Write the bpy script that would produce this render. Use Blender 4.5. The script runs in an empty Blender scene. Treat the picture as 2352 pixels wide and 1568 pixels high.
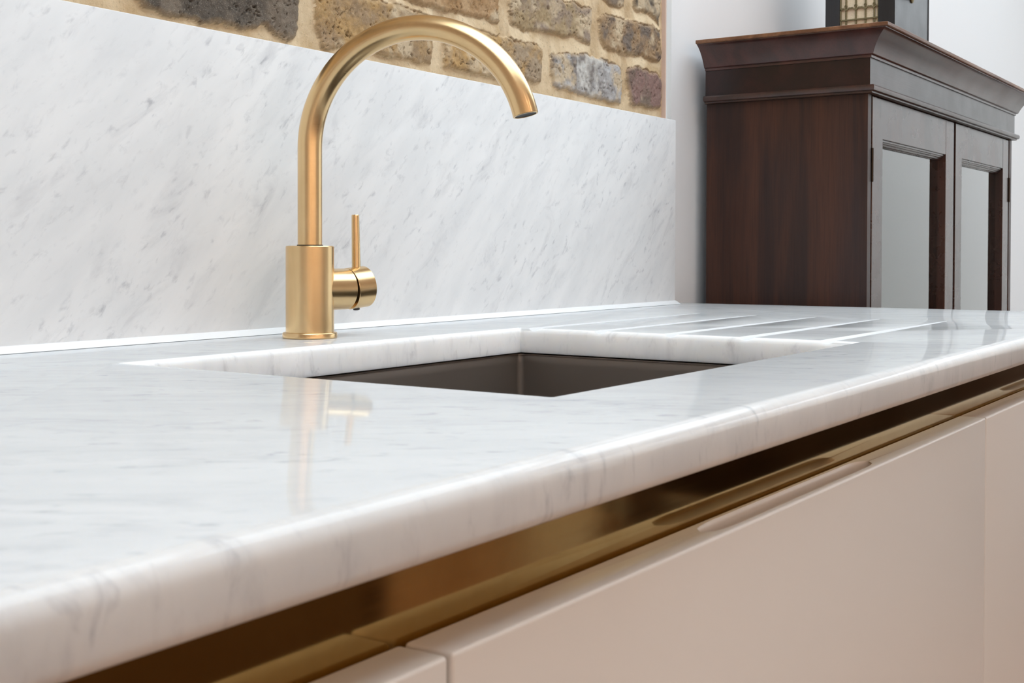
import bpy, bmesh, math, random
import numpy as np
from mathutils import Vector, Matrix
random.seed(7); rng = np.random.default_rng(11)
SC = bpy.context.scene; COL = SC.collection
R = math.radians

# tuning values
EXPO = 0.03
SKY = 3.85
GOLD = (.80, .575, .31)
SPOUT = (.1057, .0947, -1.292, 2.907)
GLASSK = 1.75
DOWNL = 84
DOORC = (.69, .645, .605)
FLOOR1 = (.36, .16, .07, 1)
FLOOR2 = (.44, .21, .10, 1)

# ------------------------------------------------------------------ camera
cam_d = bpy.data.cameras.new('camera'); cam = bpy.data.objects.new('camera', cam_d); COL.objects.link(cam)
cam_d.sensor_width = 36.0; cam_d.lens = 2884.3 / 2352 * 36.0
cam_d.shift_y = -(784 - 629.4) / 2352
cam_d.clip_start = .02
cam_d.dof.use_dof = True; cam_d.dof.focus_distance = 1.35; cam_d.dof.aperture_fstop = 30
right = Vector((0.55767646, -0.83005516, 0.00232092)); up = Vector((0.01346763, 0.01184394, 0.99983916))
back = Vector((-0.82994915, -0.55755551, 0.01778397))
cam.matrix_world = Matrix(((right.x, up.x, back.x, 0), (right.y, up.y, back.y, 0), (right.z, up.z, back.z, 1.0), (0, 0, 0, 1)))
SC.camera = cam

# ------------------------------------------------------------------ exposure, sky
SC.view_settings.view_transform = 'Standard'; SC.view_settings.look = 'None'
SC.view_settings.gamma = 1; SC.view_settings.use_curve_mapping = False
SC.view_settings.exposure = EXPO
w = bpy.data.worlds.new('overcast_sky'); SC.world = w; w.use_nodes = True
nt = w.node_tree; bgn = nt.nodes['Background']; bgn.inputs['Strength'].default_value = SKY
tc = nt.nodes.new('ShaderNodeTexCoord'); sx = nt.nodes.new('ShaderNodeSeparateXYZ'); cr = nt.nodes.new('ShaderNodeValToRGB')
nt.links.new(tc.outputs['Generated'], sx.inputs[0])
mr = nt.nodes.new('ShaderNodeMapRange'); mr.inputs[1].default_value = -1; mr.inputs[2].default_value = 1
nt.links.new(sx.outputs['Z'], mr.inputs[0]); nt.links.new(mr.outputs[0], cr.inputs[0])
e = cr.color_ramp.elements; e[0].position = .40; e[0].color = (.13, .13, .10, 1); e[1].position = 1; e[1].color = (.80, .92, 1.0, 1)
k = e.new(.49); k.color = (.30, .31, .27, 1); k = e.new(.52); k.color = (.86, .94, 1.0, 1)
nt.links.new(cr.outputs[0], bgn.inputs['Color'])

def area_light(name, loc, rot, sx_, sy_, power=1, col=(1, 1, 1), portal=False, spread=None):
    l = bpy.data.lights.new(name, 'AREA'); l.shape = 'RECTANGLE'; l.size = sx_; l.size_y = sy_; l.energy = power; l.color = col
    if portal: l.cycles.is_portal = True
    if spread: l.spread = spread
    o = bpy.data.objects.new(name, l); o.location = loc; o.rotation_euler = rot; COL.objects.link(o); return o
# room extents and its openings
RX0, RX1, RY0, RY1, RZ = -2.4, 5.0, -3.2, .886, 2.5
W1 = (-2.75, .45, .12, 2.15)          # glazed end wall: y0 y1 z0 z1 (at x = RX1)
SKYL = (-.7, 4.4, -.75, .68)            # roof light: x0 x1 y0 y1
area_light('portal_end', (RX1 + .02, (W1[0] + W1[1]) / 2, (W1[2] + W1[3]) / 2), (0, R(90), 0), W1[3] - W1[2], W1[1] - W1[0], portal=True)
area_light('portal_roof', ((SKYL[0] + SKYL[1]) / 2, (SKYL[2] + SKYL[3]) / 2, RZ + .13), (0, 0, 0), SKYL[1] - SKYL[0], SKYL[3] - SKYL[2], portal=True)

# ------------------------------------------------------------------ tags
def tag(o, label=None, cat=None, group=None, kind=None):
    if label: o['label'] = label
    if cat: o['category'] = cat
    if group: o['group'] = group
    if kind: o['kind'] = kind
    return o
def thing(name, label, cat, loc, group=None):
    o = bpy.data.objects.new(name, None); COL.objects.link(o); o.location = loc; o.empty_display_size = .05
    return tag(o, label, cat, group)
def fin(name, bm, mat, parent=None, smooth=True, sharp=35):
    """link a bmesh (built in world coordinates) as one mesh object"""
    bmesh.ops.recalc_face_normals(bm, faces=bm.faces)
    me = bpy.data.meshes.new(name)
    off = Vector((0, 0, 0))
    if parent is not None:
        p = parent
        while p is not None: off += p.location; p = p.parent
        bmesh.ops.translate(bm, verts=bm.verts, vec=-off)
    bm.to_mesh(me); bm.free()
    if smooth:
        for p in me.polygons: p.use_smooth = True
        if sharp: me.set_sharp_from_angle(angle=R(sharp))
    me.materials.append(mat)
    o = bpy.data.objects.new(name, me); COL.objects.link(o)
    if parent is not None: o.parent = parent
    return o

# ------------------------------------------------------------------ mesh helpers
def box(bm, x0, x1, y0, y1, z0, z1, bev=0, seg=2):
    t = bmesh.new()
    vs = [t.verts.new((x, y, z)) for x in (x0, x1) for y in (y0, y1) for z in (z0, z1)]
    for f in ((0, 1, 3, 2), (4, 6, 7, 5), (0, 4, 5, 1), (2, 3, 7, 6), (0, 2, 6, 4), (1, 5, 7, 3)): t.faces.new([vs[i] for i in f])
    bmesh.ops.recalc_face_normals(t, faces=t.faces)
    if bev: bmesh.ops.bevel(t, geom=list(t.edges), offset=bev, segments=seg, profile=.5, affect='EDGES')
    me = bpy.data.meshes.new('t'); t.to_mesh(me); t.free(); bm.from_mesh(me); bpy.data.meshes.remove(me)
    return bm
def nb(): return bmesh.new()
def loft(bm, rings, close=True, cap=True):
    rr = [[bm.verts.new(p) for p in r] for r in rings]
    n = len(rr[0])
    for a, b in zip(rr, rr[1:]):
        for i in range(n if close else n - 1):
            j = (i + 1) % n
            bm.faces.new((a[i], a[j], b[j], b[i]))
    if cap: bm.faces.new(rr[0][::-1]); bm.faces.new(rr[-1])
    return rr
def frame(d):
    d = Vector(d).normalized(); a = Vector((0, 0, 1)) if abs(d.z) < .9 else Vector((1, 0, 0))
    u = d.cross(a).normalized(); return d, u, d.cross(u).normalized()
def lathe(bm, org, axis, prof, n=64, cap=True):
    """prof: list of (distance along axis, radius)"""
    d, u, v = frame(axis); org = Vector(org)
    return loft(bm, [[org + d * s + (u * math.cos(2 * math.pi * i / n) + v * math.sin(2 * math.pi * i / n)) * r for i in range(n)] for s, r in prof], True, cap)
def rrect(x0, x1, y0, y1, r, n=6):
    pts = []
    for cx, cy, a0 in ((x1 - r, y1 - r, 0), (x0 + r, y1 - r, 90), (x0 + r, y0 + r, 180), (x1 - r, y0 + r, 270)):
        for i in range(n + 1):
            a = R(a0 + 90 * i / n); pts.append((cx + r * math.cos(a), cy + r * math.sin(a)))
    return pts
def boolean_cut(ob, cutters):
    dg = None
    for c in cutters:
        m = ob.modifiers.new('cut', 'BOOLEAN'); m.operation = 'DIFFERENCE'; m.object = c; m.solver = 'EXACT'
    bpy.context.view_layer.update()
    dg = bpy.context.evaluated_depsgraph_get()
    me = bpy.data.meshes.new_from_object(ob.evaluated_get(dg))
    old = ob.data; ob.modifiers.clear(); ob.data = me
    for c in cutters: bpy.data.objects.remove(c)
    for p in me.polygons: p.use_smooth = True
    me.set_sharp_from_angle(angle=R(30))

# ------------------------------------------------------------------ material helpers
def mat(name):
    m = bpy.data.materials.new(name); m.use_nodes = True; nt = m.node_tree
    return m, nt, nt.nodes['Principled BSDF']
def N(nt, t, **kw):
    n = nt.nodes.new('ShaderNode' + t)
    for k, v in kw.items(): setattr(n, k, v)
    return n
def s2l(c): return tuple(((v / 255) / 12.92 if v <= 10 else (((v / 255) + .055) / 1.055) ** 2.4) for v in c) + (1,)
def plain(name, col, rough=.5, metal=0, spec=.5, bump=0, bscale=300, coat=0):
    m, nt, b = mat(name)
    b.inputs['Base Color'].default_value = col if len(col) == 4 else (*col, 1); b.inputs['Roughness'].default_value = rough
    b.inputs['Metallic'].default_value = metal; b.inputs['Specular IOR Level'].default_value = spec; b.inputs['Coat Weight'].default_value = coat
    if bump:
        tcn = N(nt, 'TexCoord'); no = N(nt, 'TexNoise'); no.inputs['Scale'].default_value = bscale; no.inputs['Detail'].default_value = 3
        bp = N(nt, 'Bump'); bp.inputs['Strength'].default_value = bump; bp.inputs['Distance'].default_value = .001
        nt.links.new(tcn.outputs['Object'], no.inputs['Vector']); nt.links.new(no.outputs[0], bp.inputs['Height']); nt.links.new(bp.outputs[0], b.inputs['Normal'])
    return m
def axes_vec(nt, src, axes):
    """combine (dot(p, a) ...) so that noise can be stretched along any direction"""
    cb = N(nt, 'CombineXYZ')
    for i, a in enumerate(axes):
        d = N(nt, 'VectorMath', operation='DOT_PRODUCT'); d.inputs[1].default_value = a
        nt.links.new(src, d.inputs[0]); nt.links.new(d.outputs['Value'], cb.inputs[i])
    return cb.outputs[0]
def noise(nt, vec, scale, detail=5, rough=.6, dist=0):
    n = N(nt, 'TexNoise'); n.inputs['Scale'].default_value = scale; n.inputs['Detail'].default_value = detail
    n.inputs['Roughness'].default_value = rough; n.inputs['Distortion'].default_value = dist
    nt.links.new(vec, n.inputs['Vector']); return n.outputs[0]
def maprange(nt, v, a, b, c=0, d=1, smooth=True):
    m = N(nt, 'MapRange'); m.interpolation_type = 'SMOOTHSTEP' if smooth else 'LINEAR'
    for i, x in zip((1, 2, 3, 4), (a, b, c, d)): m.inputs[i].default_value = x
    nt.links.new(v, m.inputs[0]); return m.outputs[0]
def math_(nt, op, a, b):
    m = N(nt, 'Math', operation=op)
    for i, x in enumerate((a, b)):
        if isinstance(x, (int, float)): m.inputs[i].default_value = x
        else: nt.links.new(x, m.inputs[i])
    return m.outputs[0]
def mixc(nt, f, a, b):
    m = N(nt, 'Mix', data_type='RGBA')
    if isinstance(f, (int, float)): m.inputs[0].default_value = f
    else: nt.links.new(f, m.inputs[0])
    for i, x in ((6, a), (7, b)):
        if isinstance(x, tuple): m.inputs[i].default_value = x if len(x) == 4 else (*x, 1)
        else: nt.links.new(x, m.inputs[i])
    return m.outputs[2]
def dots(nt, src, pts, soft=.4):
    """1 inside any of the small discs (x, y, z, radius)"""
    out = None
    for x, y, z, r in pts:
        d = N(nt, 'VectorMath', operation='DISTANCE'); d.inputs[1].default_value = (x, y, z); nt.links.new(src, d.inputs[0])
        v = maprange(nt, d.outputs['Value'], r * (1 - soft), r * (1 + soft), 1, 0)
        out = v if out is None else math_(nt, 'MAXIMUM', out, v)
    return out

def marble(name, d, e1, e2, s=1.0, vein=.8, refl=.4, rust=(), alb=1.0, sss=0):
    """honed carrara: wisps stretched along d"""
    m, nt, b = mat(name); tcn = N(nt, 'TexCoord'); P = tcn.outputs['Object']
    def ax(a, k): return tuple(x * k for x in a)
    v1 = axes_vec(nt, P, (ax(d, 15 * s), ax(e1, 42 * s), ax(e2, 15 * s)))
    v2 = axes_vec(nt, P, (ax(d, 52 * s), ax(e1, 115 * s), ax(e2, 52 * s)))
    v3 = axes_vec(nt, P, (ax(d, 4), ax(e1, 13), ax(e2, 4)))
    v4 = axes_vec(nt, P, (ax(d, 90 * s), ax(e1, 190 * s), ax(e2, 90 * s)))
    n1 = noise(nt, v1, 1, 6, .62, .6); n2 = noise(nt, v2, 1, 5, .6, .4); n3 = noise(nt, v3, 1, 3, .5, .3); n4 = noise(nt, v4, 1, 3, .6)
    wisps = maprange(nt, n1, .50, .74)
    fine = maprange(nt, n2, .54, .80)
    patch = maprange(nt, n3, .34, .64, .25, 1)
    speck = maprange(nt, n4, .60, .82)
    f = math_(nt, 'MULTIPLY', math_(nt, 'ADD', math_(nt, 'MULTIPLY', wisps, .30), math_(nt, 'MULTIPLY', fine, .70)), patch)
    f = math_(nt, 'ADD', f, math_(nt, 'MULTIPLY', speck, .16))
    f = math_(nt, 'MULTIPLY', f, vein)
    cl = N(nt, 'Clamp'); nt.links.new(f, cl.inputs[0])
    cloud = maprange(nt, noise(nt, v3, 2.3, 3, .5), .3, .7)
    base = mixc(nt, cloud, tuple(x * alb for x in MB0[:3]), tuple(x * alb for x in MB1[:3]))
    col = mixc(nt, cl.outputs[0], base, MV)
    if rust:
        col = mixc(nt, math_(nt, 'MULTIPLY', dots(nt, P, rust, .7), .55), col, (.62, .36, .15, 1))
    df = N(nt, 'SubsurfaceScattering' if sss else 'BsdfDiffuse'); gl = N(nt, 'BsdfGlossy'); mx = N(nt, 'MixShader'); fr = N(nt, 'Fresnel')
    if sss: df.falloff = 'RANDOM_WALK'; df.inputs['Scale'].default_value = sss; df.inputs['Radius'].default_value = (1, .92, .82)
    fr.inputs[0].default_value = 1.5; gl.inputs['Roughness'].default_value = .055
    nt.links.new(col, df.inputs[0]); nt.links.new(math_(nt, 'MULTIPLY', fr.outputs[0], refl), mx.inputs[0])
    nt.links.new(df.outputs[0], mx.inputs[1]); nt.links.new(gl.outputs[0], mx.inputs[2])
    nt.links.new(mx.outputs[0], nt.nodes['Material Output'].inputs[0]); nt.nodes.remove(b)
    return m
MB0 = (.735, .745, .755, 1); MB1 = (.80, .805, .81, 1); MV = (.30, .31, .345, 1)
M_SPLASH = marble('marble_splashback', (.72, 0, .69), (-.69, 0, .72), (0, 1, 0), .95, .9, .12, alb=1.05,
                  rust=((.6570, .872, 1.1495, .0017), (.6915, .872, 1.1512, .0014), (.6935, .872, 1.1275, .001)))
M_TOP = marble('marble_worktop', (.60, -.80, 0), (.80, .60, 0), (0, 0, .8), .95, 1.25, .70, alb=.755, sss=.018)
M_CUT_LIT = marble('marble_cut_edge_lightened', (.60, -.80, 0), (.80, .60, 0), (0, 0, .8), .95, .9, .30, alb=1.12, sss=.018)  # worktop marble made paler, brightness put into the colour of dim cut-out sides
M_GROOVE = plain('ground_white_marble', (.70, .71, .72), .5, spec=.3)
M_SILICONE = plain('white_silicone', (.86, .87, .88), .3)
M_WHITE = plain('white_wall_paint', (.83, .83, .84), .7, spec=.3, bump=.08, bscale=120)
M_WARM = plain('off_white_wall_paint', (.82, .79, .75), .7, spec=.3)
M_CEIL = plain('white_ceiling_paint', (.85, .85, .85), .8, spec=.2)
M_PINK = plain('pink_plaster_edge', (.66, .50, .42), .9, spec=.2, bump=.3, bscale=200)
M_BEAD = plain('grey_white_plaster_bead', (.70, .71, .70), .8, spec=.2, bump=.25, bscale=260)
M_FRAME = plain('white_window_frame', (.75, .75, .75), .4)
M_DOOR = plain('taupe_satin_lacquer', DOORC, .36, spec=.4)
M_CARC = plain('cabinet_board', s2l((170, 150, 135)), .5)
M_SINK, nt, b = mat('brushed_gunmetal_steel')
b.inputs['Base Color'].default_value = (.20, .172, .150, 1); b.inputs['Metallic'].default_value = .7; b.inputs['Roughness'].default_value = .48
M_STEELRIM = plain('sink_rim_steel', (.32, .27, .23), .3, metal=1)
M_DARK = plain('dark_gap', (.012, .010, .008), .8)
M_AER = plain('dark_rubber_aerator', (.05, .05, .05), .5)
M_CHROME = plain('grey_steel', (.25, .25, .25), .3, metal=1)
def brass(name, col, rough, aniso, axis, streak=.10, patina=.35):
    m, nt, b = mat(name); tcn = N(nt, 'TexCoord'); P = tcn.outputs['Object']
    b.inputs['Metallic'].default_value = 1
    v = axes_vec(nt, P, tuple(tuple(x * k for x in a) for a, k in axis))
    n1 = noise(nt, v, 1, 4, .6); n2 = noise(nt, P, 26, 4, .6)
    c = mixc(nt, maprange(nt, n2, .35, .7, 0, patina), (*col, 1), (col[0] * .86, col[1] * .80, col[2] * .70, 1))
    nt.links.new(c, b.inputs['Base Color'])
    nt.links.new(math_(nt, 'ADD', math_(nt, 'MULTIPLY', n1, streak), rough), b.inputs['Roughness'])
    if aniso: b.inputs['Anisotropic'].default_value = aniso
    return m
M_GOLD = brass('brushed_gold', GOLD, .20, 0, (((1, 0, 0), 40), ((0, 1, 0), 40), ((0, 0, 1), 900)))
M_RAIL = brass('polished_brass_strip', (.50, .34, .125), .045, 0, (((1, 0, 0), 8), ((0, 1, 0), 300), ((0, 0, 1), 300)), .06, .6)
M_ISL = plain('added_island_wood', (.13, .07, .035), .45)  # body of the unseen added island
M_CLOCKBRASS = plain('aged_brass', (.16, .12, .05), .4, metal=1)

def mahogany(name, d, e1, e2, c0, c1, c2, rough=.25, marks=(), knots=(), spec=.5, worn=0, nz=1):
    m, nt, b = mat(name); tcn = N(nt, 'TexCoord'); P = tcn.outputs['Object']
    def ax(a, k): return tuple(x * k for x in a)
    g1 = noise(nt, axes_vec(nt, P, (ax(d, 2.2), ax(e1, 26), ax(e2, 26))), 1, 4, .55, .5)
    g2 = noise(nt, axes_vec(nt, P, (ax(d, 14), ax(e1, 420), ax(e2, 420))), 1, 3, .6)
    g3 = noise(nt, axes_vec(nt, P, (ax(d, 1.6), ax(e1, 9), ax(e2, 9))), 1, 3, .5, .8)
    c = mixc(nt, maprange(nt, g1, .36, .66), c0, c1)
    c = mixc(nt, maprange(nt, g3, .5, .78, 0, .75), c, c2)
    c = mixc(nt, maprange(nt, g2, .4, .75, 0, .35), c, tuple(x * .45 for x in c0[:3]) + (1,))
    if knots: c = mixc(nt, dots(nt, P, knots, .8), c, (.006, .006, .007, 1))
    if marks: c = mixc(nt, math_(nt, 'MULTIPLY', dots(nt, P, marks, .3), .6), c, (.55, .48, .40, 1))
    nt.links.new(c, b.inputs['Base Color'])
    sm = noise(nt, P, 14, 4, .6)
    nt.links.new(maprange(nt, sm, .3, .7, rough * .92, rough * 1.10), b.inputs['Roughness'])
    b.inputs['Specular IOR Level'].default_value = spec
    bp = N(nt, 'Bump'); bp.inputs['Strength'].default_value = .15 * nz; bp.inputs['Distance'].default_value = .0006
    nt.links.new(g2, bp.inputs['Height']); nt.links.new(bp.outputs[0], b.inputs['Normal'])
    return m
X3, Y3, Z3 = (1, 0, 0), (0, 1, 0), (0, 0, 1)
# ================================================================== the room
def struct(name, bm, m): 
    o = fin(name, bm, m, smooth=False); o['kind'] = 'structure'; return o
M_FLOOR, nt, b = mat('dark_oak_floorboards')
tcn = N(nt, 'TexCoord'); br = N(nt, 'TexBrick'); br.inputs['Scale'].default_value = 1; br.inputs['Brick Width'].default_value = 1.6; br.inputs['Row Height'].default_value = .14
br.inputs['Mortar Size'].default_value = .002; br.inputs['Color1'].default_value = FLOOR1; br.inputs['Color2'].default_value = FLOOR2; br.inputs['Mortar'].default_value = (.02, .012, .008, 1)
nt.links.new(tcn.outputs['Object'], br.inputs['Vector'])
gr = noise(nt, axes_vec(nt, tcn.outputs['Object'], ((3, 0, 0), (0, 60, 0), (0, 0, 1))), 1, 4, .6)
nt.links.new(mixc(nt, maprange(nt, gr, .35, .7, 0, .5), br.outputs[0], (.06, .032, .018, 1)), b.inputs['Base Color'])
b.inputs['Roughness'].default_value = .32
struct('floor', box(nb(), RX0 - .1, RX1 + .1, RY0 - .1, 1.1, -.05, 0), M_FLOOR)
bm = nb(); a, c, d, f = SKYL
for q in ((RX0 - .1, a, RY0 - .1, 1.1), (c, RX1 + .1, RY0 - .1, 1.1), (a, c, RY0 - .1, d), (a, c, f, 1.1)): box(bm, *q, RZ, RZ + .12)
struct('ceiling', bm, M_CEIL)
struct('wall_left', box(nb(), RX0 - .1, RX0, RY0, 1.1, 0, RZ), M_WARM)
bm = nb(); y0, y1, z0, z1 = W1
for q in ((RY0, y0, 0, RZ), (y1, 1.1, 0, RZ), (y0, y1, 0, z0), (y0, y1, z1, RZ)): box(bm, RX1, RX1 + .1, *q)
struct('wall_right', bm, M_WHITE)
struct('wall_front', box(nb(), RX0, RX1, RY0 - .1, RY0, 0, RZ), M_WARM)
# glazed end wall and roof light: white frames
bm = nb(); y0, y1, z0, z1 = W1
for q in ((y0, y1, z0, z0 + .06), (y0, y1, z1 - .06, z1), (y0, y0 + .06, z0, z1), (y1 - .06, y1, z0, z1), (-1.78, -1.72, z0, z1)): box(bm, RX1 + .02, RX1 + .08, *q)
struct('window_1', bm, M_FRAME)
M_OUT = plain('white_reflector_wall', (.86, .83, .81), .9)
struct('wall_reflector', box(nb(), 6.6, 6.8, -5.5, 3.0, -.2, 2.3), M_OUT)  # unseen wall, added to give the cabinet glass a grey reflection and dim the window
bm = nb(); a, c, d, f = SKYL
for q in ((a, c, d, d + .05), (a, c, f - .05, f), (a, a + .05, d, f), (c - .05, c, d, f), (1.64, 1.70, d, f), (2.9, 2.96, d, f)): box(bm, *q, RZ + .03, RZ + .11)
struct('window_2', bm, M_FRAME)

# white plastered part of the back wall, to the right of the brickwork (and the lining under the bricks)
BX = 1.7475
bm = nb(); box(bm, 1.7662, RX1, .906, 1.1, 0, RZ); box(bm, RX0, 1.7662, .906, 1.1, 0, RZ)
struct('wall_back', bm, M_WHITE)
struct('trim_1', box(nb(), 1.7502, 1.7664, .8880, .907, .9, RZ, .0012, 1), M_BEAD)
struct('trim_2', box(nb(), 1.7474, 1.7501, .8888, .92, .9, RZ, .0008, 1), M_PINK)

# ---- exposed old brickwork, modelled as relief: every brick its own outline, sandy weather-struck pointing
BR = {
'B1a':([(1.6307, 1.271), (1.6546, 1.2762), (1.6816, 1.2761), (1.722, 1.2745), (1.7402, 1.2677), (1.743, 1.2548), (1.7407, 1.2246), (1.7251, 1.2178), (1.6846, 1.2192), (1.6406, 1.2178), (1.6369, 1.2397), (1.6296, 1.256)],(126, 110, 98),(140, 112, 105)),
'B1b':([(1.4202, 1.2627), (1.4498, 1.2677), (1.4823, 1.2719), (1.5159, 1.2764), (1.555, 1.2738), (1.5774, 1.2722), (1.6026, 1.2715), (1.6166, 1.2613), (1.6156, 1.2431), (1.6123, 1.2156), (1.5801, 1.2157), (1.5335, 1.2165), (1.4951, 1.2169), (1.4561, 1.2201), (1.4282, 1.2202), (1.4223, 1.2372)],(135, 128, 124),(178, 176, 176)),
'B1c':([(1.1848, 1.2665), (1.2373, 1.2718), (1.2787, 1.2705), (1.332, 1.2705), (1.3779, 1.2724), (1.4001, 1.2658), (1.4013, 1.2459), (1.3992, 1.2228), (1.3422, 1.2202), (1.2742, 1.2162), (1.2196, 1.2166), (1.1867, 1.2183), (1.1832, 1.2444)],(186, 150, 98),(165, 145, 120)),
'B1d':([(0.9619, 1.2695), (1.0157, 1.2743), (1.0659, 1.2757), (1.1233, 1.2755), (1.1556, 1.2727), (1.1639, 1.2619), (1.1639, 1.2417), (1.1598, 1.217), (1.1195, 1.2159), (1.0734, 1.2158), (1.0369, 1.2157), (1.0088, 1.2147), (0.975, 1.2119), (0.9671, 1.2279)],(178, 145, 98),(160, 135, 105)),
'B1e':([(0.7338, 1.2431), (0.7337, 1.2203), (0.7462, 1.2139), (0.7608, 1.2131), (0.7793, 1.2129), (0.7978, 1.2118), (0.8184, 1.2117), (0.8491, 1.2155), (0.8598, 1.2121), (0.8965, 1.2209), (0.9067, 1.2138), (0.9306, 1.212), (0.9388, 1.2184), (0.9414, 1.2395), (0.9414, 1.2681), (0.8876, 1.2715), (0.8042, 1.2641)],(88, 80, 72),(120, 108, 95)),
'B2a':([(1.548, 1.3327), (1.5657, 1.3393), (1.5814, 1.3407), (1.5997, 1.3424), (1.6301, 1.3415), (1.6711, 1.3432), (1.7111, 1.3446), (1.7343, 1.3397), (1.7397, 1.3214), (1.7425, 1.3074), (1.7348, 1.2921), (1.7117, 1.2892), (1.6814, 1.2947), (1.6472, 1.2914), (1.6117, 1.289), (1.5864, 1.289), (1.566, 1.2907), (1.5548, 1.298), (1.5503, 1.3127)],(160, 132, 100),(115, 102, 92)),
'B2b':([(1.3209, 1.3183), (1.323, 1.2896), (1.3319, 1.2865), (1.3633, 1.2845), (1.4107, 1.2902), (1.4537, 1.29), (1.4822, 1.2953), (1.4985, 1.2934), (1.5247, 1.2904), (1.5282, 1.3098), (1.528, 1.3401), (1.5195, 1.343), (1.5029, 1.3391), (1.4819, 1.3428), (1.4556, 1.3385), (1.4039, 1.3494), (1.3228, 1.3406)],(168, 146, 112),(152, 134, 118)),
'B2c':([(1.0922, 1.2898), (1.1257, 1.2833), (1.1622, 1.2828), (1.184, 1.2822), (1.2177, 1.285), (1.2391, 1.2852), (1.2759, 1.2867), (1.2996, 1.2838), (1.3005, 1.3062), (1.2994, 1.3364), (1.2105, 1.3309), (1.117, 1.3186), (1.0922, 1.3164)],(188, 156, 118),(165, 130, 90)),
'B3a':([(1.6513, 1.3804), (1.649, 1.3662), (1.6563, 1.3594), (1.6908, 1.3614), (1.7187, 1.3564), (1.7343, 1.3481), (1.7364, 1.3949)],(70, 62, 56),(92, 84, 76)),
'B3b':([(1.55, 1.3632), (1.5678, 1.3573), (1.5768, 1.3555), (1.5904, 1.3544), (1.6065, 1.3537), (1.6229, 1.3597), (1.6251, 1.3759)],(135, 120, 105),(120, 106, 95)),
}
def hashn(ix, iz, s): 
    v = np.sin(ix * 127.1 + iz * 311.7 + s * 74.7) * 43758.5453
    return v - np.floor(v)
def vnoise(x, z, s):
    ix, iz = np.floor(x), np.floor(z); fx, fz = x - ix, z - iz
    fx = fx * fx * (3 - 2 * fx); fz = fz * fz * (3 - 2 * fz)
    a, b_, c, d = hashn(ix, iz, s), hashn(ix + 1, iz, s), hashn(ix, iz + 1, s), hashn(ix + 1, iz + 1, s)
    return (a * (1 - fx) + b_ * fx) * (1 - fz) + (c * (1 - fx) + d * fx) * fz
def fbm(x, z, sc, s=0, o=4, g=.55):
    t = 0; am = 1; n = 0
    for i in range(o):
        t = t + am * vnoise(x * sc, z * sc, s + i * 3.1); n += am; am *= g; sc *= 2.03
    return t / n
def lin(c): return np.array(s2l(c)[:3])
def sdist(px, pz, poly):
    """signed distance, positive inside"""
    n = len(poly); d = np.full(px.shape, 1e9); ins = np.zeros(px.shape, bool)
    for i in range(n):
        ax_, az = poly[i]; bx, bz = poly[(i + 1) % n]
        ex, ez = bx - ax_, bz - az; wx, wz = px - ax_, pz - az
        t = np.clip((wx * ex + wz * ez) / (ex * ex + ez * ez + 1e-12), 0, 1)
        d = np.minimum(d, (wx - ex * t) ** 2 + (wz - ez * t) ** 2)
        cnd = ((az > pz) != (bz > pz)); xx = ax_ + (pz - az) * ex / (ez + 1e-12)
        ins ^= cnd & (px < xx)
    return np.where(ins, 1, -1) * np.sqrt(d)
PAL = [((178, 145, 98), (160, 135, 105)), ((126, 110, 98), (150, 118, 100)), ((100, 92, 84), (128, 112, 98)), ((188, 156, 118), (170, 140, 100)), ((150, 132, 110), (165, 145, 120)), ((120, 108, 100), (92, 84, 76))]
auto = []
for r in range(-1, 17):                       # the courses above and beside the part in view
    z0 = 1.2145 + .0715 * r
    off = 0 if r % 2 else .118
    for k_ in range(-10, 9):
        x0 = .96 + off + .2345 * k_
        for (xa, xb) in ((x0, x0 + .2245),):
            xb = min(xb, 1.738)
            if xb - xa < .03: continue
            cx, cz = (xa + xb) / 2, z0 + .03
            if any(min(q[0] for q in p) - .012 < cx < max(q[0] for q in p) + .012 and min(q[1] for q in p) - .02 < cz < max(q[1] for q in p) + .02 for p, _, _ in BR.values()): continue
            blocked = False
            for p, _, _ in BR.values():
                xs_, zs_ = [q[0] for q in p], [q[1] for q in p]
                if min(zs_) - .004 < cz < max(zs_) + .004 and xb > min(xs_) - .008 and xa < max(xs_) + .008:
                    if xa < min(xs_): xb = min(xb, min(xs_) - .012)
                    else: xa = max(xa, max(xs_) + .012)
            if xb - xa < .03: continue
            j = lambda: random.uniform(-.0025, .0025)
            if z0 < 1.25 and xb > .68: continue
            auto.append(([(xa + j(), z0 + j()), (xb + j(), z0 + j()), (xb + j(), z0 + .0585 + j()), ((xa + xb) / 2, z0 + .059 + j()), (xa + j(), z0 + .0585 + j())],) + random.choice(PAL))
ALL = list(BR.values()) + auto
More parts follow.
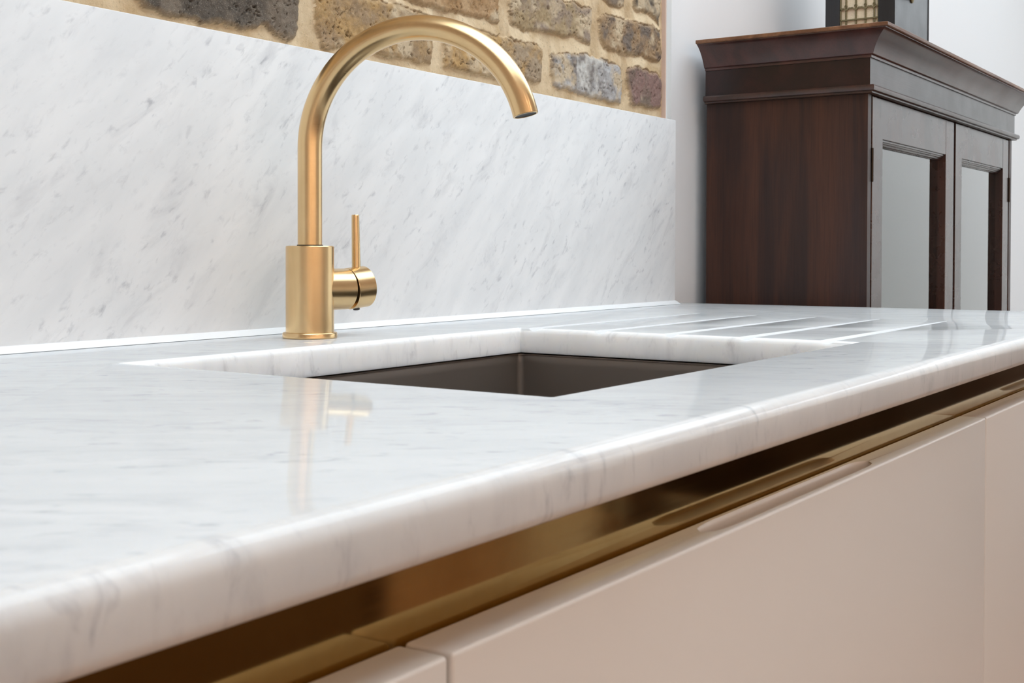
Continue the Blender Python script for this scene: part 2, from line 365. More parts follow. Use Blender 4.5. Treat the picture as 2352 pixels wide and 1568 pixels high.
def relief(xs, zs, fine):
    px, pz = np.meshgrid(xs, zs); nz_, nx = px.shape
    wx = px + (fbm(px, pz, 90, 5, 3) - .5) * .007; wz = pz + (fbm(px, pz, 90, 9, 3) - .5) * .007
    sd = np.full(px.shape, -1.0); bid = np.full(px.shape, -1)
    for i, (p, c1, c2) in enumerate(ALL):
        X0, X1 = min(q[0] for q in p) - .03, max(q[0] for q in p) + .03; Z0, Z1 = min(q[1] for q in p) - .03, max(q[1] for q in p) + .03
        ci = np.where((xs > X0) & (xs < X1))[0]; ri = np.where((zs > Z0) & (zs < Z1))[0]
        if not len(ci) or not len(ri): continue
        sl = (slice(ri[0], ri[-1] + 1), slice(ci[0], ci[-1] + 1))
        s_ = sdist(wx[sl], wz[sl], p); up_ = s_ > sd[sl]
        sd[sl] = np.where(up_, s_, sd[sl]); bid[sl] = np.where(up_, i, bid[sl])
    inside = sd > 0
    # mortar: distance to the brick above and below in the same column -> weather-struck slope
    dz = zs[1] - zs[0]
    dn = np.zeros(px.shape); upd = np.zeros(px.shape); run = np.full(nx, .012)
    for i in range(nz_): run = np.where(inside[i], 0, run + dz); dn[i] = run
    run = np.full(nx, .02)
    for i in range(nz_ - 1, -1, -1): run = np.where(inside[i], 0, run + dz); upd[i] = run
    t = np.clip(upd / (upd + dn + 1e-6), 0, 1)
    bed = np.clip(1.6 - (upd + dn) / .03, 0, 1)
    rough = fbm(px, pz, 700 if fine else 260, 2, 3) - .5
    h_m = -.0030 + bed * .0048 * t ** .8 + rough * .0010 + (fbm(px, pz, 60, 3, 3) - .5) * .0018
    e_ = np.clip(sd / .005, 0, 1); e_ = e_ * e_ * (3 - 2 * e_)
    big = fbm(px, pz, 45, 21, 4) - .5; mid = fbm(px, pz, 190, 31, 4) - .5
    cr_ = np.abs(fbm(px + .3, pz * 1.4, 42, 44, 4) - .5); crack = np.clip(1 - cr_ / .010, 0, 1) * np.clip((fbm(px, pz, 22, 50, 2) - .45) * 6, 0, 1)
    pit = np.clip((fbm(px, pz, 240, 61, 2) - .76) * 12, 0, 1)
    h_b = .0022 * e_ + big * .0042 + mid * .0022 - crack * .0022 - pit * .0020
    k_ = np.clip(sd / .0012 + .5, 0, 1)
    h = h_m * (1 - k_) + h_b * k_
    # colours of brick faces and pointing
    col = np.zeros(px.shape + (3,)); m1, m2 = lin((224, 202, 168)), lin((196, 168, 130))
    f = np.clip((fbm(px, pz, 30, 71, 4) - .35) * 3, 0, 1)[..., None]
    col[:] = m1 * (1 - f) + m2 * f
    for i, (p, c1, c2) in enumerate(ALL):
        sel = (bid == i) & inside
        if not sel.any(): continue
        c1, c2 = lin(c1), lin(c2)
        xs_ = [q[0] for q in p]; u = (px[sel] - min(xs_)) / (max(xs_) - min(xs_))
        f = np.clip((fbm(px[sel], pz[sel], 35, 80 + i, 4) - .5) * 4 + u, 0, 1)[:, None]
        cc = c1 * (1 - f) + c2 * f
        cc = cc * (.82 + .36 * fbm(px[sel], pz[sel], 300, 90 + i, 3))[:, None]
        d2 = np.clip((fbm(px[sel], pz[sel], 28, 120 + i, 4) - .56) * 7, 0, 1)[:, None]
        cc = cc * (1 - d2) + lin((205, 185, 155)) * d2 * .9 + cc * d2 * .1 if i != 4 else cc
        if i == 1:                              # the blue-grey brick with a limewash smear
            s2 = np.clip((fbm(px[sel], pz[sel], 40, 300, 3) - .42) * 5, 0, 1)[:, None] * (np.abs(u - .52) < .2)[:, None]
            cc = cc * (1 - s2 * .8) + lin((214, 212, 206)) * s2 * .8
        cc = cc * (1 - .62 * crack[sel] - .3 * pit[sel])[:, None]
        edge = np.clip(sd[sel] / .006, 0, 1)[:, None]
        cc = cc * (.35 + .65 * edge) + m2 * .85 * (.65 - .65 * edge)
        col[sel] = cc
    y = .893 - h
    # stays behind the marble upstand's back
    v = np.stack([px, y, pz], -1).reshape(-1, 3)
    idx = np.arange(nz_ * nx).reshape(nz_, nx)
    fa = np.stack([idx[:-1, :-1], idx[:-1, 1:], idx[1:, 1:], idx[1:, :-1]], -1).reshape(-1, 4)
    return v, fa, col.reshape(-1, 3)
g = [relief(np.arange(.655, 1.7516, .0012), np.arange(1.196, 1.4021, .0012), True),
     relief(np.append(np.arange(-.6, 1.748, .005), 1.7516), np.arange(1.4020, 2.36, .005), False),
     relief(np.arange(-.6, .6551, .004), np.arange(1.196, 1.4021, .004), False)]
V = []; F = []; CC = []; n0 = 0
for v, fa, c in g: V.append(v); F.append(fa + n0); CC.append(c); n0 += len(v)
V = np.concatenate(V); F = np.concatenate(F); CC = np.concatenate(CC)
me = bpy.data.meshes.new('wall_back_brick'); me.vertices.add(len(V)); me.vertices.foreach_set('co', V.ravel())
me.loops.add(F.size); me.loops.foreach_set('vertex_index', F.ravel().astype(np.int32)); me.polygons.add(len(F))
me.polygons.foreach_set('loop_start', np.arange(0, F.size, 4, dtype=np.int32)); me.polygons.foreach_set('use_smooth', np.ones(len(F), bool)); me.update(); me.validate()
at = me.color_attributes.new('brick_colour', 'FLOAT_COLOR', 'POINT'); at.data.foreach_set('color', np.concatenate([CC, np.ones((len(CC), 1))], 1).ravel().astype(np.float32))
M_BRICK, nt, b = mat('old_stock_brick'); va = N(nt, 'VertexColor', layer_name='brick_colour')
tcn = N(nt, 'TexCoord'); sp = noise(nt, tcn.outputs['Object'], 900, 4, .7); sp2 = noise(nt, tcn.outputs['Object'], 260, 4, .65)
c = mixc(nt, maprange(nt, sp, .52, .75, 0, .40), va.outputs[0], (.75, .66, .52, 1)); c = mixc(nt, maprange(nt, sp2, .56, .78, 0, .55), c, (.10, .075, .05, 1))
nt.links.new(c, b.inputs['Base Color']); b.inputs['Roughness'].default_value = .85; b.inputs['Specular IOR Level'].default_value = .25
bp = N(nt, 'Bump'); bp.inputs['Strength'].default_value = .7; bp.inputs['Distance'].default_value = .0008
nt.links.new(math_(nt, 'ADD', sp, sp2), bp.inputs['Height']); nt.links.new(bp.outputs[0], b.inputs['Normal'])
me.materials.append(M_BRICK)
o = bpy.data.objects.new('wall_back_brick', me); COL.objects.link(o); o['kind'] = 'structure'

# ================================================================== marble upstand
SY = .872                                   # its face
t = thing('backsplash', 'tall white veined marble upstand on the wall behind the worktop, under the bare brick', 'splashback', (.6, SY, .92))
bm = nb(); box(bm, -.6, 1.7505, SY, .892, .9205, 1.2030, .0012, 2); fin('marble_slab', bm, M_SPLASH, t)
bm = nb(); prof = [(SY + .001, .926), (SY - .0012, .9252), (SY - .0045, .9236), (SY - .0072, .9218), (SY - .0095, .9203), (SY + .001, .9203)]
loft(bm, [[(x, y, z) for y, z in prof] for x in (-.6, 1.7480, 1.7505)]); fin('sealant_bead', bm, M_SILICONE, t, sharp=60)

# ================================================================== worktop
ZT, ZB, YF = .92, .8941, .2580
HX0, HX1, HY0, HY1 = .5905, 1.1030, .3712, .7300       # sink cut-out
def outer(ins, z):
    y0 = YF + ins; xl = -.6
    xr = lambda y: 1.806 + (.885 - y) * .058 - ins
    P_ = [(xl, y0)] + [(xl + (xr(y0) - xl) * i / 24, y0) for i in range(1, 24)] + [(xr(y0), y0), (xr(.905), .905), (1.7675, .905), (1.7675, .8885), (xl, .8885)]
    return [(x, y, z) for x, y in P_]
def arc(r, a0, a1, n): return [(r - r * math.cos(R(a)), r * math.sin(R(a))) for a in np.linspace(a0, a1, n)]
RT, RB, RH = .0085, .005, .0055
op = [(RB - RB * math.sin(R(a)), ZB + RB - RB * math.cos(R(a))) for a in np.linspace(0, 90, 6)] + [(RT - RT * math.cos(R(a)), ZT - RT + RT * math.sin(R(a))) for a in np.linspace(0, 90, 10)]
hp = [(0, ZB), (0, ZT - RH)] + [(RH - RH * math.cos(R(a)), ZT - RH + RH * math.sin(R(a))) for a in np.linspace(15, 90, 6)]
bm = nb()
ro = loft(bm, [outer(i, z) for i, z in op], True, False)
ri = loft(bm, [[(x, y, z) for x, y in rrect(HX0 - i, HX1 + i, HY0 - i, HY1 + i, .0012 + i * .3, 5)] for i, z in hp], True, False)
for ra, rb in ((ro[-1], ri[-1]), (ro[0], ri[0])):
    es = []
    for rr in (ra, rb):
        for i in range(len(rr)): es.append(bm.edges.get((rr[i], rr[(i + 1) % len(rr)])))
    bmesh.ops.triangle_fill(bm, use_beauty=True, use_dissolve=False, edges=es)
top = fin('worktop', bm, M_TOP)
tag(top, 'long polished white marble worktop with grey veins, sink cut-out and drainer grooves', 'worktop')
cut = []
GR = 0.0115
for gy in (.714, .6345, .5556, .476, .397):
    b2 = nb(); a_ = Vector((HX1 - .03, gy, ZT - .0032 + GR)); b_ = Vector((1.508, gy, ZT + GR))
    b_ = b_ + (b_ - a_) * .1
    lathe(b2, a_, b_ - a_, [(0, GR), ((b_ - a_).length, GR)], 48)
    me2 = bpy.data.meshes.new('c'); bmesh.ops.recalc_face_normals(b2, faces=b2.faces); b2.to_mesh(me2); b2.free()
    c = bpy.data.objects.new('c', me2); COL.objects.link(c); cut.append(c)
boolean_cut(top, cut)
top.data.materials.clear(); top.data.materials.append(M_TOP); top.data.materials.append(M_GROOVE); top.data.materials.append(M_CUT_LIT)
for p in top.data.polygons:                    # the ground, unpolished grooves
    c = p.center
    if HX1 + .001 < c.x < 1.52 and c.z > ZT - .006 and p.normal.z > .3 and p.normal.z < .99995 and min(abs(c.y - g_) for g_ in (.714, .6345, .5556, .476, .397)) < .012: p.material_index = 1
    elif HX0 - .008 < c.x < HX1 + .008 and HY0 - .008 < c.y < HY1 + .008 and p.normal.z < .95: p.material_index = 2      # sides of the cut-out, in the lightened marble
    else: p.material_index = 0

# ================================================================== sink under the cut-out
t = thing('kitchen_sink', 'dark gunmetal undermount sink bowl below the worktop cut-out', 'sink', (.847, .55, .66))
bx0, bx1, by0, by1 = HX0 - .003, HX1 + .003, HY0 - .003, HY1 + .003
rg = []
zt = ZB - .0015
for ins, z, r in ((-.001, zt, .007), (0, zt - .0015, .006), (0, zt - .01, .006), (.001, zt - .10, .006), (.002, zt - .185, .008), (.008, zt - .197, .016), (.02, zt - .205, .02), (.06, zt - .207, .03)):
    rg.append([(x, y, z) for x, y in rrect(bx0 + ins, bx1 - ins, by0 + ins, by1 - ins, r, 8)])
bm = nb(); loft(bm, rg, True, False); bm.faces.new([bm.verts.new(p) for p in rg[-1]]); bmesh.ops.remove_doubles(bm, verts=bm.verts, dist=1e-5)
o = fin('bowl', bm, M_SINK, t)
for p in o.data.polygons: pass
bm = nb(); a_ = [(x, y, zt) for x, y in rrect(bx0 + .001, bx1 - .001, by0 + .001, by1 - .001, .007, 8)]; b_ = [(x, y, zt) for x, y in rrect(bx0 - .02, bx1 + .02, by0 - .02, by1 + .02, .014, 8)]
c_ = [(x, y, zt - .0012) for x, y, z in b_]; d_ = [(x, y, zt - .0012) for x, y, z in a_]
loft(bm, [a_, b_, c_, d_, a_], True, False); bmesh.ops.remove_doubles(bm, verts=bm.verts, dist=1e-5); fin('rim', bm, M_STEELRIM, t)
bm = nb(); lathe(bm, (.847, .55, zt - .207), (0, 0, 1), [(0, .055), (.002, .055), (.003, .050), (.001, .044), (.0006, .01)], 48); fin('drain', bm, M_CHROME, t)

# ================================================================== tap
TX, TY = .8595, .8025
t = thing('kitchen_tap', 'brushed gold swan-neck mixer tap standing behind the sink', 'tap', (TX, TY, .92))
bm = nb(); lathe(bm, (TX, TY, .92), Z3, [(0, .0246), (.0008, .0252), (.0042, .0252), (.0052, .0245), (.0056, .0225)], 96); fin('base_ring', bm, M_GOLD, t)
bm = nb(); lathe(bm, (TX, TY, .9250), Z3, [(0, .0222), (.0792, .0222), (.0801, .0214), (.0802, .0122)], 96); fin('body', bm, M_GOLD, t)
# spout: riser and arc
RA, ZC, AZ, EA = SPOUT
pr_ = .01125; dx, dy = math.cos(AZ), math.sin(AZ)
path = [(Vector((TX, TY, z)), Vector((0, 0, 1))) for z in np.linspace(1.003, 1 + ZC, 4)]
for a in np.linspace(0, EA, 90)[1:]:
    path.append((Vector((TX + dx * RA * (1 - math.cos(a)), TY + dy * RA * (1 - math.cos(a)), 1 + ZC + RA * math.sin(a))), Vector((dx * math.sin(a), dy * math.sin(a), math.cos(a)))))
side = Vector((-dy, dx, 0)); rings = []
for p, d in path:
    v_ = d.cross(side).normalized(); rings.append([p + (side * math.cos(2 * math.pi * i / 48) + v_ * math.sin(2 * math.pi * i / 48)) * pr_ for i in range(48)])
p, d = path[-1]; v_ = d.cross(side).normalized()
for r_, s_ in ((.0109, .0004), (.0096, .0004), (.0096, -.004)):
    rings.append([p + d * s_ + (side * math.cos(2 * math.pi * i / 48) + v_ * math.sin(2 * math.pi * i / 48)) * r_ for i in range(48)])
bm = nb(); loft(bm, rings, True, True); sp_ = fin('spout', bm, M_GOLD, t)
bm = nb(); lathe(bm, p - d * .0035, d, [(0, .0092), (.0030, .0092), (.0034, .0086), (.0026, .006)], 32); fin('aerator', bm, M_AER, sp_)
bm = nb(); lathe(bm, (TX, TY, 1.0048), Z3, [(0, .01195), (.0012, .01195)], 48); fin('collar', bm, M_DARK, t)
# handle: neck out of the body, tilting cap with a pin lever
TH = R(-12); hd = Vector((math.cos(TH), math.sin(TH), 0)); hz = 1 - .0355; hc = Vector((TX, TY, hz))
bm = nb(); lathe(bm, hc, hd, [(.006, .0194), (.0405, .0194), (.0408, .0190), (.0408, .015)], 72); fin('handle_neck', bm, M_GOLD, t)
bm = nb(); lathe(bm, hc, hd, [(.036, .0150), (.0445, .0150)], 40); fin('cartridge', bm, M_DARK, t)
tilt = R(5.5); ud = (hd * math.cos(tilt) + Vector((0, 0, 1)) * math.sin(tilt)).normalized(); uz = (Vector((0, 0, 1)) * math.cos(tilt) - hd * math.sin(tilt)).normalized()
pv = hc + hd * .0412 + Vector((0, 0, .0197)); c0_ = pv - uz * .0197
bm = nb(); lathe(bm, c0_, ud, [(0, .0185), (0, .0194), (.0004, .0197), (.0196, .0197), (.0203, .0190), (.0206, .012)], 72); cap = fin('handle_cap', bm, M_GOLD, t)
bm = nb(); lathe(bm, c0_ + ud * .0102 + Vector((0, 0, .017)), (hd * -.02 + Vector((0, 0, 1))), [(0, .0042), (.0518, .00365), (.0524, .0031)], 32); fin('lever', bm, M_GOLD, cap)
bm = nb(); lathe(bm, c0_ + ud * .0085 - uz * .0190, -uz, [(0, .0034), (.0022, .0031), (.0026, .0016)], 20); fin('set_screw', bm, M_AER, cap)

# ================================================================== brass recess strip and base units
DZ, DYF, DYB = 1 - .1467, .2720, .2952
RY = .2970
bm = nb(); box(bm, -.6, 1.80, RY, RY + .002, .78, ZB - .0003)
o = fin('handle_recess_strip', bm, M_RAIL, smooth=False)
tag(o, 'long polished brass strip recessed between the worktop edge and the cupboard doors', 'brass trim')
def scoop(ob, x0, x1):
    b2 = nb(); n = 20; rgs = []
    L = x1 - x0; yc, ry, rz = DYF + .0116, .0078, .0050
    for i in range(41):
        u = i / 40; e_ = min(u, 1 - u) * L / .030; k_ = math.sqrt(max(0, 1 - (1 - min(1, e_)) ** 2)); k_ = max(k_, .03)
        rgs.append([(x0 + L * u, yc + ry * k_ ** .8 * math.cos(2 * math.pi * j / n), DZ + .0003 + rz * k_ * math.sin(2 * math.pi * j / n)) for j in range(n)])
    loft(b2, rgs); bmesh.ops.recalc_face_normals(b2, faces=b2.faces)
    me2 = bpy.data.meshes.new('c'); b2.to_mesh(me2); b2.free(); c = bpy.data.objects.new('c', me2); COL.objects.link(c); boolean_cut(ob, [c])
units = [(-.4330, .3654, None, 'taupe base cupboard at the near left end, left of the wide door'),
         (.3654, 1.1640, (.600, .872), 'taupe base cupboard under the sink with a full-width scooped-edge door'),
         (1.1640, 1.7960, (1.402, 1.66), 'taupe base cupboard at the far right end beside the old dark cabinet')]
for x0, x1, sc_, lab in units:
    t = thing('base_cabinet', lab, 'cabinet', ((x0 + x1) / 2, .57, 0), 'taupe base cupboards under the worktop')
    bm = nb()
    for q in ((x0 + .001, x0 + .018, RY + .0025, .87, .12, ZB - .0008), (x1 - .018, x1 - .001, RY + .0025, .87, .12, ZB - .0008), (x0 + .018, x1 - .018, RY + .0025, .87, .12, .138), (x0 + .018, x1 - .018, .86, .87, .138, ZB - .0008)): box(bm, *q)
    fin('carcass', bm, M_CARC, t, smooth=False)
    bm = nb(); box(bm, x0, x1, .335, .350, 0, .119); fin('plinth', bm, M_DOOR, t, smooth=False)
    xl_, xr_ = x0 + (.0014 if x0 > -.4 else 0), x1 - .0014
    bm = nb(); box(bm, xl_, xr_, DYF, DYB, .125, DZ, .0019, 4); d_ = fin('door', bm, M_DOOR, t)
    if sc_:
        d_.parent = None; me_off = t.location.copy()
        for v in d_.data.vertices: v.co += me_off
        scoop(d_, *sc_)
        for v in d_.data.vertices: v.co -= me_off
        d_.parent = t

# ================================================================== old mahogany display cabinet
XC, XR_, YC, YB = 1.8856, 2.8435, .6169, .8840
SIDE = dict(d=Z3, e1=Y3, e2=X3)
M_SIDE = mahogany('mahogany_side', Z3, Y3, X3, (.030, .0135, .010, 1), (.068, .025, .014, 1), (.034, .020, .020, 1), .42,
    marks=((1.8856, .785, 1.0871, .0017), (1.8856, .7383, 1.0595, .0015), (1.8856, .6561, 1.1422, .0017), (1.8856, .6865, 1.1507, .0011), (1.8856, .7323, 1.1466, .0010), (1.8856, .7323, 1.0951, .0009), (1.8856, .8379, 1.1420, .0011), (1.8856, .8654, 1.0938, .0011), (1.8856, .8568, .9762, .0010)),
    knots=((1.8856, .7808, 1.0338, .0075), (1.8856, .786, 1.0335, .0045), (1.8856, .688, 1.0785, .003)), spec=.35)
M_CORN = mahogany('mahogany_moulding', X3, Y3, Z3, (.050, .018, .014, 1), (.095, .032, .024, 1), (.045, .028, .026, 1), .30, spec=.75)
M_BEADW = mahogany('mahogany_chipped_bead', X3, Y3, Z3, (.040, .018, .013, 1), (.075, .030, .020, 1), (.05, .035, .028, 1), .32, spec=.7,
    marks=[(1.8722, y_, 1.2445, r_) for y_, r_ in ((.7845, .0012), (.779, .001), (.7729, .0011), (.7333, .0016), (.729, .0012), (.6814, .0016), (.677, .0014), (.672, .0011), (.8231, .001), (.8350, .0009), (.7142, .0009), (.8010, .0009), (.6554, .001), (.640, .0009))])
M_TOPB = mahogany('mahogany_worn_edge', X3, Y3, Z3, (.15, .060, .025, 1), (.26, .12, .055, 1), (.14, .08, .05, 1), .45)
M_FRZ = mahogany('mahogany_frieze', X3, Y3, Z3, (.018, .007, .006, 1), (.034, .011, .009, 1), (.02, .012, .010, 1), .30, spec=.5)
M_FRONT = mahogany('mahogany_door_frame', Z3, X3, Y3, (.030, .012, .009, 1), (.065, .022, .013, 1), (.034, .02, .018, 1), .27, spec=.75, nz=.3)
M_GLASS, nt, b = mat('old_window_glass')
nt.nodes.remove(b); gl = N(nt, 'BsdfGlossy'); tr = N(nt, 'BsdfTransparent'); mx = N(nt, 'MixShader'); fr = N(nt, 'Fresnel'); fr.inputs[0].default_value = 1.52
gl.inputs['Roughness'].default_value = .01; tr.inputs[0].default_value = (.90, .93, .92, 1)
f2 = math_(nt, 'MINIMUM', math_(nt, 'MULTIPLY', fr.outputs[0], GLASSK), 1.0)
nt.links.new(f2, mx.inputs[0]); nt.links.new(tr.outputs[0], mx.inputs[1]); nt.links.new(gl.outputs[0], mx.inputs[2]); nt.links.new(mx.outputs[0], nt.nodes['Material Output'].inputs[0])
M_TUMB, nt, b = mat('clear_drinking_glass'); b.inputs['Transmission Weight'].default_value = 1; b.inputs['Roughness'].default_value = 0; b.inputs['Base Color'].default_value = (.95, .97, .97, 1)
M_HINGE = plain('dark_brass_hinge', (.05, .03, .018), .45, metal=.8)
t = thing('display_cabinet', 'old dark mahogany cabinet with two glazed doors standing past the worktop end', 'cabinet', ((XC + XR_) / 2, .75, 0))
ZP = 1.2414
bm = nb(); box(bm, XC, XC + .0165, YC, YB, .09, ZP, .0006, 1); fin('side_panel', bm, M_SIDE, t)
bm = nb(); box(bm, XR_ - .0205, XR_, YC, YB, .09, ZP, .0006, 1); fin('side_panel', bm, M_SIDE, t)
bm = nb(); box(bm, XC + .0165, XR_ - .0205, YB - .010, YB - .002, .09, ZP); fin('back_panel', bm, M_FRZ, t, smooth=False)
bm = nb(); box(bm, XC - .012, XR_ + .012, YC - .012, YB, 0, .09, .003, 2); fin('plinth', bm, M_CORN, t)
for z in (.09, .50, .845):
    bm = nb(); box(bm, XC + .0168, XR_ - .0208, YC + .030, YB - .0105, z, z + .015); fin('shelf', bm, M_FRZ, t, smooth=False)
def ring(o_, z): return [(XC - o_, YB, z), (XC - o_, YC - o_, z), (XR_ + o_, YC - o_, z), (XR_ + o_, YB, z)]
bm = nb(); loft(bm, [ring(o_, z) for o_, z in ((.0, 1.2412), (.0055, 1.2413), (.0085, 1.2418), (.0085, 1.2440), (.0125, 1.2452), (.0135, 1.2480), (.0135, 1.2512), (.0120, 1.2534), (.0046, 1.2536))]); fin('bead_moulding', bm, M_BEADW, t, sharp=25)
bm = nb(); loft(bm, [ring(.0045, z) for z in (1.2536, 1.2952)]); fin('frieze', bm, M_FRZ, t, smooth=False)
og = [(.0070, 1.2950), (.0072, 1.2985), (.0095, 1.2990), (.0108, 1.3000)]
for i in range(13):
    u = i / 12; og.append((.0108 + .0255 * (.62 * u + .38 * (u ** 3)), 1.3000 + .0325 * (u ** .95)))
og += [(.0380, 1.3330), (.0382, 1.3342)]
bm = nb(); loft(bm, [ring(a_, z) for a_, z in og]); fin('cornice', bm, M_CORN, t, sharp=30)
bm = nb(); loft(bm, [ring(a_, z) for a_, z in ((.0382, 1.3342), (.0418, 1.3344), (.0426, 1.3355), (.0426, 1.3395), (.0416, 1.3403))]); fin('top_board', bm, M_TOPB, t, sharp=30)
GY = YC + .0150
def cab_door(x0, x1, g0, g1, hx):
    zt_, zb_, gz1, gz0 = 1.2400, .1, 1.1775, .17
    bm = nb()
    for q in ((x0, g0, zb_, zt_), (g1, x1, zb_, zt_)): box(bm, q[0], q[1], YC + .0005, YC + .024, q[2], q[3], .0007, 1)
    for z0_, z1_ in ((gz1, zt_), (zb_, gz0)): box(bm, g0 - .0002, g1 + .0002, YC + .0008, YC + .024, z0_, z1_, .0004, 1)
    d_ = fin('door', bm, M_FRONT, t)
    for zc, sg in ((gz1, -1), (gz0, 1)):               # moulded glazing bead above and below the pane
        pf = [(.0036, 0), (.0036, .0030), (.0052, .0036), (.0060, .0058), (.0078, .0064), (.0088, .0090), (.0112, .0096), (.0118, .0108), (.0147, .0108), (.0147, 0)]
        bm = nb(); loft(bm, [[(x, YC + yy, zc + sg * zz) for yy, zz in pf] for x in (g0, g1)]); fin('glazing_bead', bm, M_FRONT, d_, sharp=25)
    bm = nb(); box(bm, g0 + .0003, g1 - .0003, GY, GY + .002, gz0 + .001, gz1 - .001); fin('glass_pane', bm, M_GLASS, d_, smooth=False)
    for z in (1.1345, .45):
        bm = nb(); lathe(bm, (hx, YC - .0006, z - .026), Z3, [(0, .0012), (.0003, .0020), (.0515, .0020), (.052, .0012)], 16); box(bm, hx - .0006, hx + .0006, YC - .0002, YC + .020, z - .024, z + .024); fin('hinge', bm, M_HINGE, d_)
cab_door(1.9094, 2.3790, 1.9600, 2.3250, 1.9060)
cab_door(2.3918, 2.8165, 2.4365, 2.7670, 2.8200)
# tumblers on the upper shelf
def tumbler(x, y, h, r, lab, grp):
    tt = thing('drinking_glass', lab, 'glass', (x, y, .860), grp)
    bm = nb(); lathe(bm, (x, y, .8602), Z3, [(0, r * .80), (.001, r * .84), (h, r), (h + .0006, r - .0008), (h - .0008, r - .0016), (.008, r * .84 - .0016), (.006, .003)], 40); fin('tumbler', bm, M_TUMB, tt)
tumbler(2.02, .70, .078, .032, 'clear straight drinking glass nearest the pane behind the left cabinet door', None)
tumbler(2.115, .745, .082, .033, 'clear drinking glass further right behind the left cabinet door', None)
tumbler(2.05, .81, .080, .032, 'clear drinking glass at the back of the shelf behind the left cabinet door', None)

# ================================================================== black case clock on the cabinet
CX0, CX1, CY0, CY1, CZ0, CZ1 = 2.200, 2.404, .6735, .7985, 1.3405, 1.60
M_EBON = mahogany('ebonised_wood', Z3, X3, Y3, (.010, .010, .012, 1), (.020, .020, .023, 1), (.016, .014, .016, 1), .33, nz=1.6)
M_FAB, nt, b = mat('faded_silk_backing'); tcn = N(nt, 'TexCoord')
n1 = noise(nt, axes_vec(nt, tcn.outputs['Object'], ((0, 400, 0), (0, 0, 900), (60, 0, 0))), 1, 3, .6); n2 = noise(nt, tcn.outputs['Object'], 60, 3, .6)
c = mixc(nt, maprange(nt, n1, .35, .7), (.84, .72, .53, 1), (.68, .56, .39, 1)); c = mixc(nt, maprange(nt, n2, .5, .75, 0, .6), c, (.76, .60, .48, 1)); nt.links.new(c, b.inputs['Base Color']); b.inputs['Roughness'].default_value = .9
M_FRET = plain('tarnished_fret', (.19, .155, .075), .55, metal=.25)
t = thing('case_clock', 'tall black wooden case with a pale gothic fretwork side panel on top of the cabinet', 'clock case', ((CX0 + CX1) / 2, (CY0 + CY1) / 2, CZ0))
FY0, FY1, FZ0, FZ1 = .7027, .7725, 1.366, 1.56
bm = nb()
for q in ((CY0, FY0, CZ0, CZ1), (FY1, CY1, CZ0, CZ1), (FY0, FY1, CZ0, FZ0), (FY0, FY1, FZ1, CZ1)): box(bm, CX0, CX0 + .010, q[0] - .0001, q[1] + .0001, q[2], q[3])
box(bm, CX0 + .010, CX1, CY0, CY0 + .008, CZ0, CZ1, .0005, 1); box(bm, CX0 + .010, CX1, CY1 - .008, CY1, CZ0, CZ1); box(bm, CX1 - .010, CX1, CY0 + .008, CY1 - .008, CZ0, CZ1)
box(bm, CX0 + .001, CX1 - .001, CY0 + .001, CY1 - .001, CZ1 - .01, CZ1)
box(bm, CX1 - .0002, CX1 + .004, CY0 - .0012, CY1, CZ0, CZ1, .0006, 1)
box(bm, CX0 - .012, CX1 + .012, CY0 - .012, CY1 + .012, CZ1, CZ1 + .018, .004, 2)
fin('case', bm, M_EBON, t)
bm = nb(); box(bm, CX0 + .0055, CX0 + .0070, FY0, FY1, FZ0, FZ1); fin('silk_backing', bm, M_FAB, t, smooth=False)
bm = nb(); fx0, fx1 = CX0 + .0012, CX0 + .0040
ys = [.7618, .7440, .7266, .7108]
for y in ys:
    lathe(bm, (fx1, y, FZ0), Z3, [(0, .0018), (FZ1 - FZ0, .0018)], 10)
for y, hw in ((FY0 + .0010, .0010), (FY1 - .0012, .0013)): box(bm, fx0, fx1, y - hw, y + hw, FZ0, FZ1, .0003, 1)
cols = sorted([FY0] + ys + [FY1])
for zz in [1.4148 + k_ * .0485 for k_ in range(-1, 4)]:
    if zz < FZ1 - .004: box(bm, fx0, fx1, FY0, FY1, zz - .0014, zz + .0014, .0004, 1)
    za = zz + .0185
    if za + .01 > FZ1: continue
    for ya, yb in zip(cols, cols[1:]):
        n = 10; w_ = yb - ya; pts = []
        for i in range(n + 1):
            u = i / n; k1 = .0042 * math.sin(math.pi * u) ** .7 - .0011 * abs(math.sin(3 * math.pi * u)); pts.append((ya + w_ * u, za + k1 - .0008))
        for (a1, b1), (a2, b2_) in zip(pts, pts[1:]):
            vs = [bm.verts.new((xx, yy, z_)) for xx in (fx0, fx1) for yy, z_ in ((a1, b1 - .0013), (a2, b2_ - .0013), (a2, b2_ + .0013), (a1, b1 + .0013))]
            for f_ in ((0, 1, 2, 3), (4, 7, 6, 5), (0, 4, 5, 1), (3, 2, 6, 7)): bm.faces.new([vs[q] for q in f_])
    for y in ys:
        rr = []
        for i in range(17):
            a = 2 * math.pi * i / 16; cc = Vector((fx0 + .0015, y + .0022 * math.cos(a), za + .0062 + .0022 * math.sin(a))); od = Vector((0, math.cos(a), math.sin(a)))
            rr.append([cc + od * (.0008 * math.cos(q)) + Vector((.0012 * math.sin(q), 0, 0)) for q in np.linspace(0, 2 * math.pi, 7)[:-1]])
        loft(bm, rr, True, False)
fin('fretwork', bm, M_FRET, t)
bm = nb(); lathe(bm, (2.298, CY0 + .0002, 1.4615), (0, -1, 0), [(0, .010), (.002, .010), (.0035, .007), (.004, .003)], 24)
lathe(bm, (2.298, CY0 - .003, 1.4615), (0, -1, 0), [(0, .003), (.006, .0045), (.008, .0025)], 16); fin('brass_mount', bm, M_CLOCKBRASS, t)

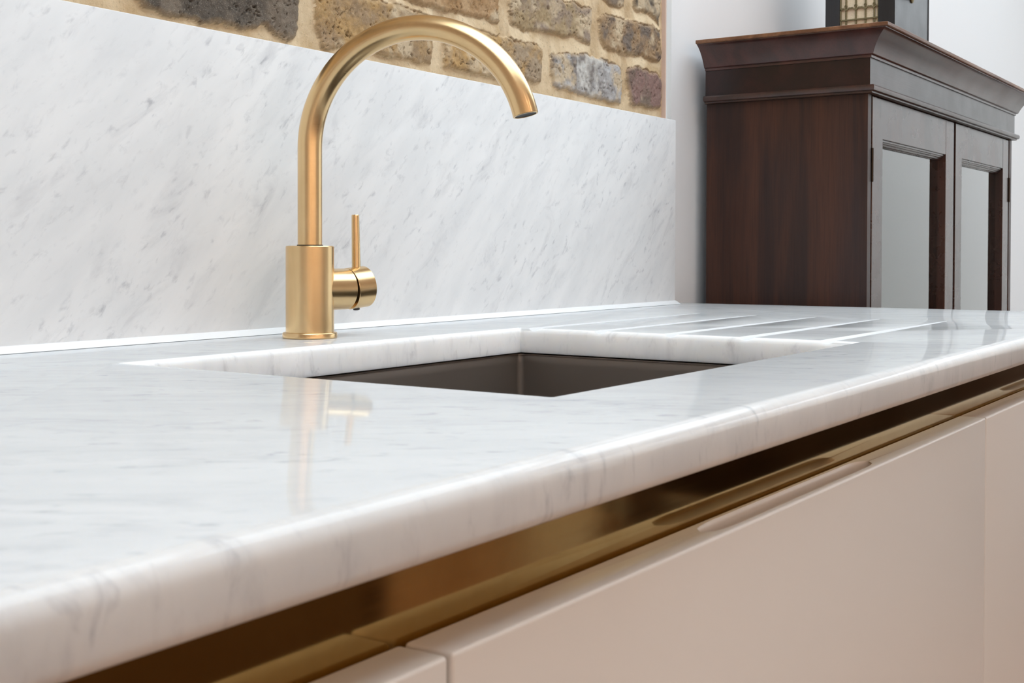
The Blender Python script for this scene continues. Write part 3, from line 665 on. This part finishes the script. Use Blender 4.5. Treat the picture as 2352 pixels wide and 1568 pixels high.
# ================================================================== unseen furniture, added to darken reflections and block floor bounce
M_TABLE = mahogany('added_furniture_wood', X3, Y3, Z3, (.025, .012, .008, 1), (.05, .022, .012, 1), (.03, .018, .012, 1), .35)
t = thing('added_table', 'dark wooden dining table added out of view to darken reflections', 'table', (3.2, -1.1, 0))  # unseen, added to put dark shapes into the brass reflection
bm = nb(); box(bm, 2.4, 4.0, -1.55, -.65, .72, .75, .004, 2); fin('table_top', bm, M_TABLE, t)
for x in (2.46, 3.94):
    for y in (-1.49, -.71): 
        bm = nb(); box(bm, x - .03, x + .03, y - .03, y + .03, 0, .7195, .004, 2); fin('leg', bm, M_TABLE, t)
t = thing('added_sideboard', 'low dark wooden unit added out of view to darken the brass reflection', 'added_sideboard', (4.45, -.75, 0))  # unseen, added so the right of the brass strip reflects dark
bm = nb(); box(bm, 4.2, 4.7, -1.85, .15, .10, .70, .004, 2); fin('body', bm, M_TABLE, t)
bm = nb(); box(bm, 4.17, 4.72, -1.88, .18, .7005, .725, .004, 2); fin('top', bm, M_TABLE, t)
for y in (-1.83, -1.17, -.51):
    bm = nb(); box(bm, 4.183, 4.1995, y, y + .65, .13, .67, .003, 2); d_ = fin('door', bm, M_TABLE, t)
    bm = nb(); lathe(bm, (4.1828, y + .60, .44), (-1, 0, 0), [(0, .006), (.010, .006), (.018, .014), (.024, .010)], 20); fin('knob', bm, M_CLOCKBRASS, d_)
for x in (4.24, 4.66):
    for y in (-1.80, .10): 
        bm = nb(); box(bm, x - .025, x + .025, y - .025, y + .025, 0, .0995, .004, 2); fin('leg', bm, M_TABLE, t)
t = thing('added_island', 'dark wooden island added behind the camera to block floor bounce', 'kitchen island', (.1, -1.3, 0))  # unseen block keeping bounced light off the worktop's front edge
bm = nb(); box(bm, -1.6, 1.8, -1.65, -.95, .08, .86, .003, 2); fin('body', bm, M_ISL, t)
bm = nb(); box(bm, -1.63, 1.83, -1.68, -.92, .8605, .885, .004, 2); fin('worktop', bm, M_TABLE, t)
bm = nb(); box(bm, -1.55, 1.75, -1.6, -1.0, 0, .0795); fin('plinth', bm, M_DARK, t, smooth=False)
# recessed ceiling lamps
M_LAMP, nt, b = mat('warm_lamp_lens'); b.inputs['Emission Color'].default_value = (1, .82, .62, 1); b.inputs['Emission Strength'].default_value = 6
M_TRIMR = plain('white_lamp_ring', (.8, .8, .8), .4)
spots_ = [(-1.9, -2.0), (-.9, -2.0), (.1, -2.0), (1.1, -2.0), (-1.9, -2.8), (-.9, -2.8), (.1, -2.8), (1.1, -2.8)]
for i, (x, y) in enumerate(spots_):
    t = thing('ceiling_downlight', 'small round recessed lamp in the white ceiling behind the camera', 'ceiling light', (x, y, RZ - .003), 'recessed ceiling lamps')
    bm = nb(); lathe(bm, (x, y, RZ - .0005), (0, 0, -1), [(0, .045), (.003, .044), (.003, .036), (.001, .036)], 40, False); fin('ring', bm, M_TRIMR, t)
    bm = nb(); lathe(bm, (x, y, RZ - .0005), (0, 0, -1), [(0, .036), (.0008, .036)], 40); fin('lens', bm, M_LAMP, t)
    l = bpy.data.lights.new('downlight_beam', 'SPOT'); l.energy = DOWNL; l.color = (1, .81, .66); l.spot_size = R(140); l.spot_blend = .8; l.shadow_soft_size = .04
    lo = bpy.data.objects.new('downlight_beam', l); lo.location = (0, 0, -.004); lo.parent = t; COL.objects.link(lo)
